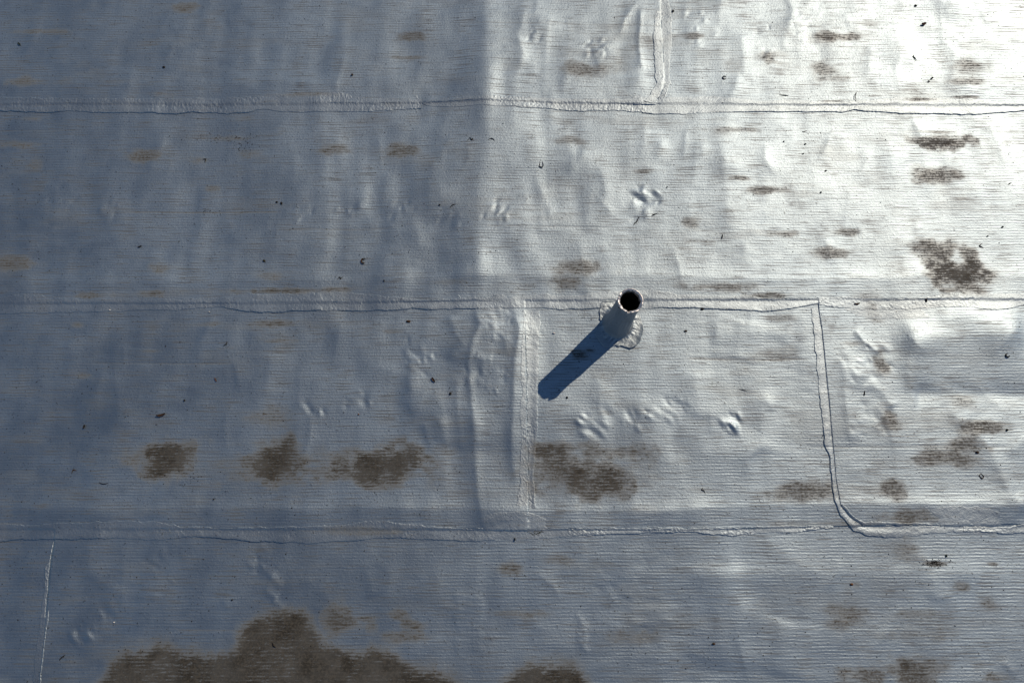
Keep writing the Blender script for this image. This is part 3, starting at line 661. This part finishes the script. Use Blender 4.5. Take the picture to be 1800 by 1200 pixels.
# ------------------------------------------------------------------ litter lying on the felt
MATS = {'black': plain('litter_black', (0.020, 0.018, 0.016), 0.8, (0.008, 0.008, 0.008)), 'brown': plain('litter_brown', (0.075, 0.045, 0.026), 0.8, (0.03, 0.02, 0.013)),
        'olive': plain('litter_olive', (0.045, 0.045, 0.022), 0.8, (0.02, 0.02, 0.012)), 'rust': plain('litter_rust', (0.20, 0.085, 0.03), 0.8, (0.07, 0.035, 0.02)),
        'white': plain('litter_white', (0.75, 0.74, 0.70), 0.35, (0.6, 0.6, 0.58)), 'red': plain('litter_red', (0.09, 0.03, 0.022), 0.75, (0.02, 0.012, 0.01)),
        'green': plain('litter_green', (0.02, 0.04, 0.025), 0.7, (0.01, 0.016, 0.012))}
def crumb_mesh(sx, sy, h, seed):
    g = np.random.default_rng(seed); v = []; f = []; nr, nc = 6, 10
    for i in range(nr):
        ph = math.pi * (i / (nr - 1) - 0.5)
        for j in range(nc):
            t = 2 * math.pi * j / nc; q = g.uniform(0.72, 1.18)
            v.append((sx * math.cos(ph) * math.cos(t) * q, sy * math.cos(ph) * math.sin(t) * q, h * (0.42 + 0.55 * math.sin(ph) * g.uniform(0.85, 1.1))))
    for i in range(nr - 1):
        for j in range(nc): f.append((i * nc + j, i * nc + (j + 1) % nc, (i + 1) * nc + (j + 1) % nc, (i + 1) * nc + j))
    return py_mesh('crumb', v, f)
def twig_mesh(pts, r, seed, lift=0.0):
    g = np.random.default_rng(seed); P = resample(np.array(pts, float), max(8, len(pts) * 4)); n = len(P); v = []; f = []
    for i in range(n):
        d = P[min(i + 1, n - 1)] - P[max(i - 1, 0)]; d = d / (np.hypot(*d) + 1e-9); nx, ny = -d[1], d[0]
        s = i / (n - 1); q = r * (0.45 + 0.75 * math.sin(math.pi * min(max(s, .06), .94))) * g.uniform(0.8, 1.25); zc = r * 0.8 + lift * math.sin(math.pi * s) 
        for j in range(6):
            t = 2 * math.pi * j / 6; v.append((P[i, 0] + nx * q * math.cos(t), P[i, 1] + ny * q * math.cos(t), zc + q * math.sin(t)))
    for i in range(n - 1):
        for j in range(6): f.append((i * 6 + j, i * 6 + (j + 1) % 6, i * 6 + 6 + (j + 1) % 6, i * 6 + 6 + j))
    f.append(tuple(range(5, -1, -1))); f.append(tuple(range((n - 1) * 6, n * 6)))
    return py_mesh('twig', v, f)
def leaf_mesh(L, W, curl, seed):
    """dry leaf scrap: a thick curled blade with an uneven outline"""
    g = np.random.default_rng(seed); nu, nw = 12, 6; top = []; bot = []
    for i in range(nu):
        s = i / (nu - 1); wv = W * (0.25 + 0.85 * math.sin(math.pi * min(max(s, .05), .97)) ** 0.8) * g.uniform(0.8, 1.15)
        a = curl * (s - 0.5); R = L / max(abs(curl), 0.05)
        cx, cy = R * math.sin(a), R * (1 - math.cos(a))
        for j in range(nw):
            t = (j / (nw - 1) - 0.5); z = 0.0015 + abs(t) ** 2 * W * 1.5 + 0.12 * L * abs(s - 0.5) * g.uniform(0.7, 1.2)
            x = cx - math.sin(a) * t * wv; y = cy + math.cos(a) * t * wv
            top.append((x, y, z + 0.0009)); bot.append((x, y, z - 0.0003))
    v = top + bot; N = len(top); f = []
    q = lambda i, j: i * nw + j
    for i in range(nu - 1):
        for j in range(nw - 1):
            f.append((q(i, j), q(i + 1, j), q(i + 1, j + 1), q(i, j + 1))); f.append((N + q(i, j), N + q(i, j + 1), N + q(i + 1, j + 1), N + q(i + 1, j)))
    ring = [q(i, 0) for i in range(nu)] + [q(nu - 1, j) for j in range(1, nw)] + [q(i, nw - 1) for i in range(nu - 2, -1, -1)] + [q(0, j) for j in range(nw - 2, 0, -1)]
    for a, b in zip(ring, ring[1:] + ring[:1]): f.append((a, N + a, N + b, b))
    return py_mesh('leaf', v, f)
def moss_mesh(a, b, seed):
    """tuft of short blades standing in a flat clump"""
    g = np.random.default_rng(seed); v = []; f = []
    for k in range(90):
        q = math.sqrt(g.uniform()); t = g.uniform(0, 6.283); x, y = a * q * math.cos(t), b * q * math.sin(t)
        d = g.uniform(0, 6.283); L = g.uniform(0.003, 0.008); w = 0.0011; h = g.uniform(0.001, 0.004); i = len(v); c, s_ = math.cos(d), math.sin(d)
        v += [(x - s_ * w, y + c * w, 0), (x + s_ * w, y - c * w, 0), (x - c * w, y - s_ * w, 0.0006), (x + c * L, y + s_ * L, h)]
        f += [(i, i + 1, i + 3), (i + 1, i + 2, i + 3), (i + 2, i, i + 3)]
    return py_mesh('moss', v, f, False)
def arc(r, a0, a1, n=9): return [(r * math.cos(math.radians(a)), r * math.sin(math.radians(a))) for a in np.linspace(a0, a1, n)]

CATS = {'crumb': ('dirt_crumb', 'crumb', 'dark crumbs scattered on the roof'), 'twig': ('dry_twig', 'twig', 'dry twigs scattered on the roof'),
        'leaf': ('dry_leaf_scrap', 'leaf scrap', 'dry leaf scraps scattered on the roof'), 'moss': ('moss_tuft', 'moss', 'moss on the roof'), 'chip': ('coating_chip', 'chip', 'pale chips on the roof')}
seed_n = [500]
def litter(kind, px, py, mat, label, **k):
    """kind crumb/chip: w,h half sizes; twig: pts, r; leaf: L, W, curl, rot -- all in survey units"""
    seed_n[0] += 1; s = seed_n[0]; nm, cat, grp = CATS[kind]
    if kind in ('crumb', 'chip'): me = crumb_mesh(k.get('w', 3) * 0.72 * MP, k.get('h', 3) * 0.72 * MP, k.get('z', 2.6) * MP, s)
    elif kind == 'moss': me = moss_mesh(k['w'] * MP, k['h'] * MP, s)
    elif kind == 'twig': me = twig_mesh([(a * MP, -b * MP) for a, b in k['pts']], k.get('r', 1.0) * 0.66 * MP, s, k.get('lift', 0.5) * MP)
    else: me = leaf_mesh(k.get('L', 10) * 0.8 * MP, k.get('W', 5) * 0.6 * MP, k.get('curl', 0.6), s)
    o = bpy.data.objects.new(nm, me); link(o); me.name = nm; me.materials.append(MATS[mat])
    x, y = (float(q) for q in G(px, py)); o.location = (x, y, float(top_z(np.array([x]), np.array([y]))[0]) - 0.0003 + k.get('up', 0) * MP)
    o.rotation_euler[2] = math.radians(k.get('rot', 0))
    o['label'] = label; o['category'] = cat; o['group'] = grp
    return o
L_ = litter
L_('leaf', 36, 80, 'green', 'dark green leaf scrap nearest the upper left corner of the roof view', L=10, W=5, curl=0.8, rot=-50)
L_('crumb', 290, 121, 'black', 'black crumb alone above the top seam, left part, orange tinged', w=4, h=3)
L_('crumb', 621, 137, 'brown', 'round brown pellet above the top seam, left of the long vertical fold', w=3, h=3, z=4)
L_('crumb', 488, 357, 'black', 'left crumb of the dark pair below the top seam', w=3.4, h=2.6)
L_('crumb', 496, 359, 'black', 'right crumb of the dark pair below the top seam', w=3, h=4)
L_('twig', 360, 282, 'black', 'tiny hooked twig on the edge of a small round stain', pts=[(-4, -2), (2, -3), (1, 5)], r=1.1)
L_('leaf', 637, 461, 'brown', 'tightly curled brown leaf shaped like the letter C', L=24, W=4.5, curl=4.4, rot=-95)
L_('twig', 600, 491, 'black', 'squiggly black twig just below the curled brown leaf', pts=[(-5, 3), (-2, -2), (1, 0), (0, 3), (4, -2)], r=0.9)
L_('crumb', 677, 497, 'black', 'small black seed right of the squiggly twig', w=1.6, h=3)
L_('twig', 797, 368, 'black', 'short bent black twig left of the bright end of the fold', pts=[(-5, 4), (-2, -1), (5, -3)], r=1.0)
L_('crumb', 774, 366, 'black', 'black speck left of the short bent twig', w=2.6, h=1.8)
L_('twig', 829, 253, 'black', 'tangled black plant fibre left of the curved twig', pts=[(-7, 3), (-2, -4), (1, 3), (4, -2), (0, 1), (7, 4)], r=0.8)
L_('twig', 864, 254, 'black', 'thin curved black twig right of the tangled fibre', pts=[(-6, 1), (0, -2), (5, 0), (6, 3)], r=0.9)
L_('twig', 951, 294, 'black', 'upright black U shaped plant bit', pts=[(-2, -7), (-4, 5), (2, 7), (4, 2), (2, -6)], r=1.0)
L_('crumb', 466, 460, 'olive', 'olive brown crumb left of the curled brown leaf', w=3.4, h=3.2)
L_('leaf', 248, 435, 'black', 'flat black leaf flake above the middle seam, far left', L=10, W=3.5, curl=0.5, rot=25)
L_('crumb', 1182, 23, 'black', 'black lump right of the top end lap', w=3.4, h=4)
L_('twig', 1272, 140, 'black', 'tiny black ring of plant stem above the top seam', pts=arc(3.6, 30, 330), r=1.2)
L_('crumb', 1608, 12, 'black', 'black lump nearest the top edge on the bright side', w=4, h=3.4)
L_('leaf', 1623, 44, 'red', 'shrivelled dark red leaf on the bright upper right', L=13, W=8, curl=1.6, rot=15)
L_('twig', 1605, 103, 'black', 'kinked black twig left of the broken leaf pair', pts=[(1, -6), (-2, -2), (1, 1), (4, 6)], r=1.3)
L_('leaf', 1637, 139, 'black', 'upper piece of the broken black leaf pair', L=7, W=5, curl=0.7, rot=30)
L_('leaf', 1631, 145, 'black', 'lower piece of the broken black leaf pair', L=6, W=4, curl=0.7, rot=-20)
L_('twig', 1503, 171, 'brown', 'thin bent stalk standing up from the top seam', pts=[(3, -10), (-1, -3), (-2, 4), (-1, 12)], r=0.9, lift=2)
L_('twig', 1377, 169, 'black', 'straight black twig lying along the top seam', pts=[(-9, -0.5), (0, 0), (9, 0.8)], r=0.9)
L_('crumb', 1415, 254, 'black', 'topmost black crumb of the three under the top seam', w=2.4, h=2.4)
L_('crumb', 1411, 271, 'black', 'lowest black crumb of the three under the top seam', w=2.2, h=2)
L_('twig', 1414, 231, 'brown', 'short brown twig just above three black crumbs', pts=[(-5, 1), (-1, 2), (2, 0), (5, -1)], r=0.8)
L_('crumb', 1377, 250, 'black', 'black crumb left of the others under the top seam', w=1.6, h=2.2)
L_('crumb', 1451, 301, 'black', 'black crumb right of the wide streaky stain', w=3, h=2.2)
L_('crumb', 1442, 339, 'black', 'upright black crumb on the bright sheet below the seam', w=2, h=3)
L_('twig', 1775, 323, 'black', 'short black splinter near the right edge', pts=[(-4, 2), (3, -2)], r=1.2)
L_('twig', 1118, 391, 'black', 'long zigzag black twig below the trodden dents', pts=[(5, -9), (2, -3), (0, 2), (-4, 4), (-6, 9)], r=1.2)
L_('twig', 1148, 380, 'black', 'small black twig right of the zigzag twig', pts=[(-4, 2), (0, 0), (6, -2)], r=1.4)
L_('twig', 1268, 418, 'black', 'slim upright black splinter left of the pale fold', pts=[(1.5, -5), (-1.5, 5)], r=1.2)
L_('crumb', 1233, 545, 'black', 'dark gap under the middle seam right of the pipe, built as a black lump', w=5, h=2.6)  # darkness of a gap in the seam, added as a black lump
L_('crumb', 1204, 583, 'brown', 'brown crumb right of the pipe skirt', w=4.6, h=2.6)
L_('crumb', 1626, 529, 'black', 'black upright lump stuck in the middle seam on the right', w=2.6, h=5.5, z=3)
L_('leaf', 1505, 535, 'brown', 'brown eye shaped scar on the middle seam right of the end lap', L=13, W=5, curl=0.8, rot=5)  # scar in the sealant, represented by an added leaf shape
L_('twig', 1724, 431, 'black', 'V shaped black twig right of the large olive stain', pts=[(4, -4), (-3, 1), (5, 5)], r=1.0)
L_('twig', 1766, 626, 'black', 'curled black tendril near the right edge of the shaded hollow', pts=arc(3.4, 0, 300), r=1.3)
L_('twig', 1517, 692, 'black', 'slim upright black twig right of the grooved end lap', pts=[(1, -4.5), (-1, 4.5)], r=1.2)
L_('crumb', 1767, 756, 'olive', 'round olive crumb near the right edge, above the pellet', w=3, h=3)
L_('crumb', 1713, 795, 'brown', 'dark pellet on the right among brown stains', w=4, h=3.6)
L_('twig', 1721, 837, 'brown', 'diamond shaped loop of thin brown stem', pts=[(0, -5), (4, 0), (1, 4.5), (-4, -1), (0, -5)], r=0.9)
L_('twig', 1234, 861, 'black', 'small looped black stem above the bottom seam', pts=[(-1, -4), (-3, 0), (1, 1), (3, 5)], r=0.9)
L_('crumb', 1253, 1130, 'brown', 'brown chip alone on the bottom course', w=4, h=2.6)
L_('crumb', 1495, 1026, 'rust', 'rust coloured crumb on the bottom course', w=3.6, h=3)
L_('crumb', 719, 567, 'brown', 'brown seed husk below the middle seam, left of the crumpled folds', w=6, h=3.4)
L_('leaf', 763, 670, 'brown', 'ragged brown leaf bit between the crumpled folds', L=13, W=6, curl=0.8, rot=-55)
L_('crumb', 793, 694, 'black', 'black pellet right of the ragged leaf bit', w=3, h=3.4)
L_('chip', 973, 588, 'white', 'white chip between the end lap and the pipe shadow', w=4, h=2)
L_('crumb', 996, 700, 'black', 'black crumb just right of the shadow tip', w=2.6, h=3)
L_('crumb', 632, 729, 'rust', 'tiny rust crumb left of the crumpled folds', w=2, h=1.8)
L_('leaf', 381, 668, 'rust', 'orange brown splinter of leaf on the dark left side', L=10, W=3, curl=0.4, rot=-60)
L_('twig', 398, 605, 'black', 'hooked black twig below the middle seam, left side', pts=[(3, -4), (2, 1), (-3, 4)], r=1.1)
L_('crumb', 326, 704, 'black', 'black crumb above the long brown leaf strip', w=2.6, h=2.8)
L_('leaf', 285, 730, 'brown', 'long brown leaf strip above the round dark stains', L=21, W=6, curl=0.7, rot=14)
L_('leaf', 150, 750, 'black', 'pointed black leaf scrap on the far left', L=9, W=5, curl=0.3, rot=80)
L_('twig', 131, 828, 'brown', 'hooked brown stem above the bottom seam, far left', pts=[(-4, 4), (-2, -3), (4, -1)], r=0.9)
L_('twig', 184, 849, 'black', 'thin curved black stalk left of the round stains', pts=[(-8, -1.5), (-2, 1), (4, 1), (8, -0.5)], r=0.8)
L_('crumb', 378, 877, 'black', 'round black crumb between two dark stains, above the seam', w=2, h=2)
L_('twig', 110, 1155, 'black', 'forked black twig left of the dried puddle', pts=[(-4, 4), (-1, 0), (4, -4)], r=1.1)
L_('twig', 483, 1133, 'black', 'small twig lying in the dried puddle', pts=[(-3, -4), (0, 1), (3, 3)], r=1.2)
L_('crumb', 905, 947, 'black', 'black splinter standing on the bottom seam patch', w=1.6, h=4, z=4)
L_('moss', 940, 934, 'olive', 'moss filled tear in the bottom seam by the patch', w=13, h=5)
L_('chip', 195, 546, 'white', 'white flake on the middle seam, far left', w=2, h=1.8)
L_('chip', 369, 549, 'white', 'white flake on the middle seam, left of the long brown streak', w=1.8, h=1.5)
L_('chip', 201, 1093, 'white', 'bright white flake on the bottom course above the puddle', w=1.8, h=1.6)
L_('twig', 1305, 686, 'black', 'thin black sliver left of the grooved end lap', pts=[(-7, -2), (0, 0), (7, 2)], r=0.7)
L_('crumb', 410, 1053, 'black', 'small black crumb above the dried puddle', w=1.9, h=1.9)
L_('crumb', 1171, 332, 'black', 'black speck right of the trodden dents', w=1.6, h=1.8)
L_('moss', 1640, 990, 'black', 'dry moss tuft on the bottom course, right side', w=14, h=4.5)
L_('crumb', 1660, 976, 'green', 'blue green scrap above the dry moss tuft', w=1.8, h=3.4)
L_('crumb', 1762, 399, 'black', 'black crumb near the right edge above the V shaped twig', w=3, h=2)
L_('crumb', 1736, 415, 'black', 'black crumb just above the V shaped twig', w=2, h=1.6)

# grit nobody could count
def grit():
    g = np.random.default_rng(3); V = []; F = []
    spots = [(g.uniform(-40, 1840), g.uniform(-30, 1230), g.uniform(0.5, 1.4)) for _ in range(1100)]
    for (cx, cy, rx, ry, n) in [(1640, 990, 26, 8, 60), (390, 243, 50, 7, 70), (430, 256, 20, 10, 30), (375, 374, 18, 6, 18), (330, 840, 40, 30, 30), (820, 650, 60, 60, 30), (1350, 880, 60, 20, 20),
                             (980, 300, 60, 20, 16), (1600, 60, 120, 80, 30), (1300, 300, 160, 120, 50), (80, 355, 30, 10, 14), (1500, 560, 60, 30, 40), (930, 570, 10, 24, 30)]:
        spots += [(cx + g.normal() * rx * .6, cy + g.normal() * ry * .6, g.uniform(0.5, 1.3)) for _ in range(n)]
    P = np.array(spots); x, y = G(P[:, 0], P[:, 1]); z = top_z(x, y)
    for i in range(len(P)):
        r = P[i, 2] * MP; b = len(V); e = g.uniform(0.6, 1.7); a = g.uniform(0, 3.14)
        for t in range(5):
            q = 2 * math.pi * t / 5; u, w = r * e * math.cos(q) * g.uniform(.7, 1.2), r / e * math.sin(q) * g.uniform(.7, 1.2)
            V.append((x[i] + u * math.cos(a) - w * math.sin(a), y[i] + u * math.sin(a) + w * math.cos(a), z[i] - 0.0004))
        V.append((x[i], y[i], z[i] + r * 1.0))
        F += [(b + t, b + (t + 1) % 5, b + 5) for t in range(5)]
    o = link(bpy.data.objects.new('grit', py_mesh('grit', V, F, False))); o.data.materials.append(MATS['black'])
    o['kind'] = 'stuff'; o['label'] = 'fine dark grit strewn over the coated felt'; o['category'] = 'grit'
grit()
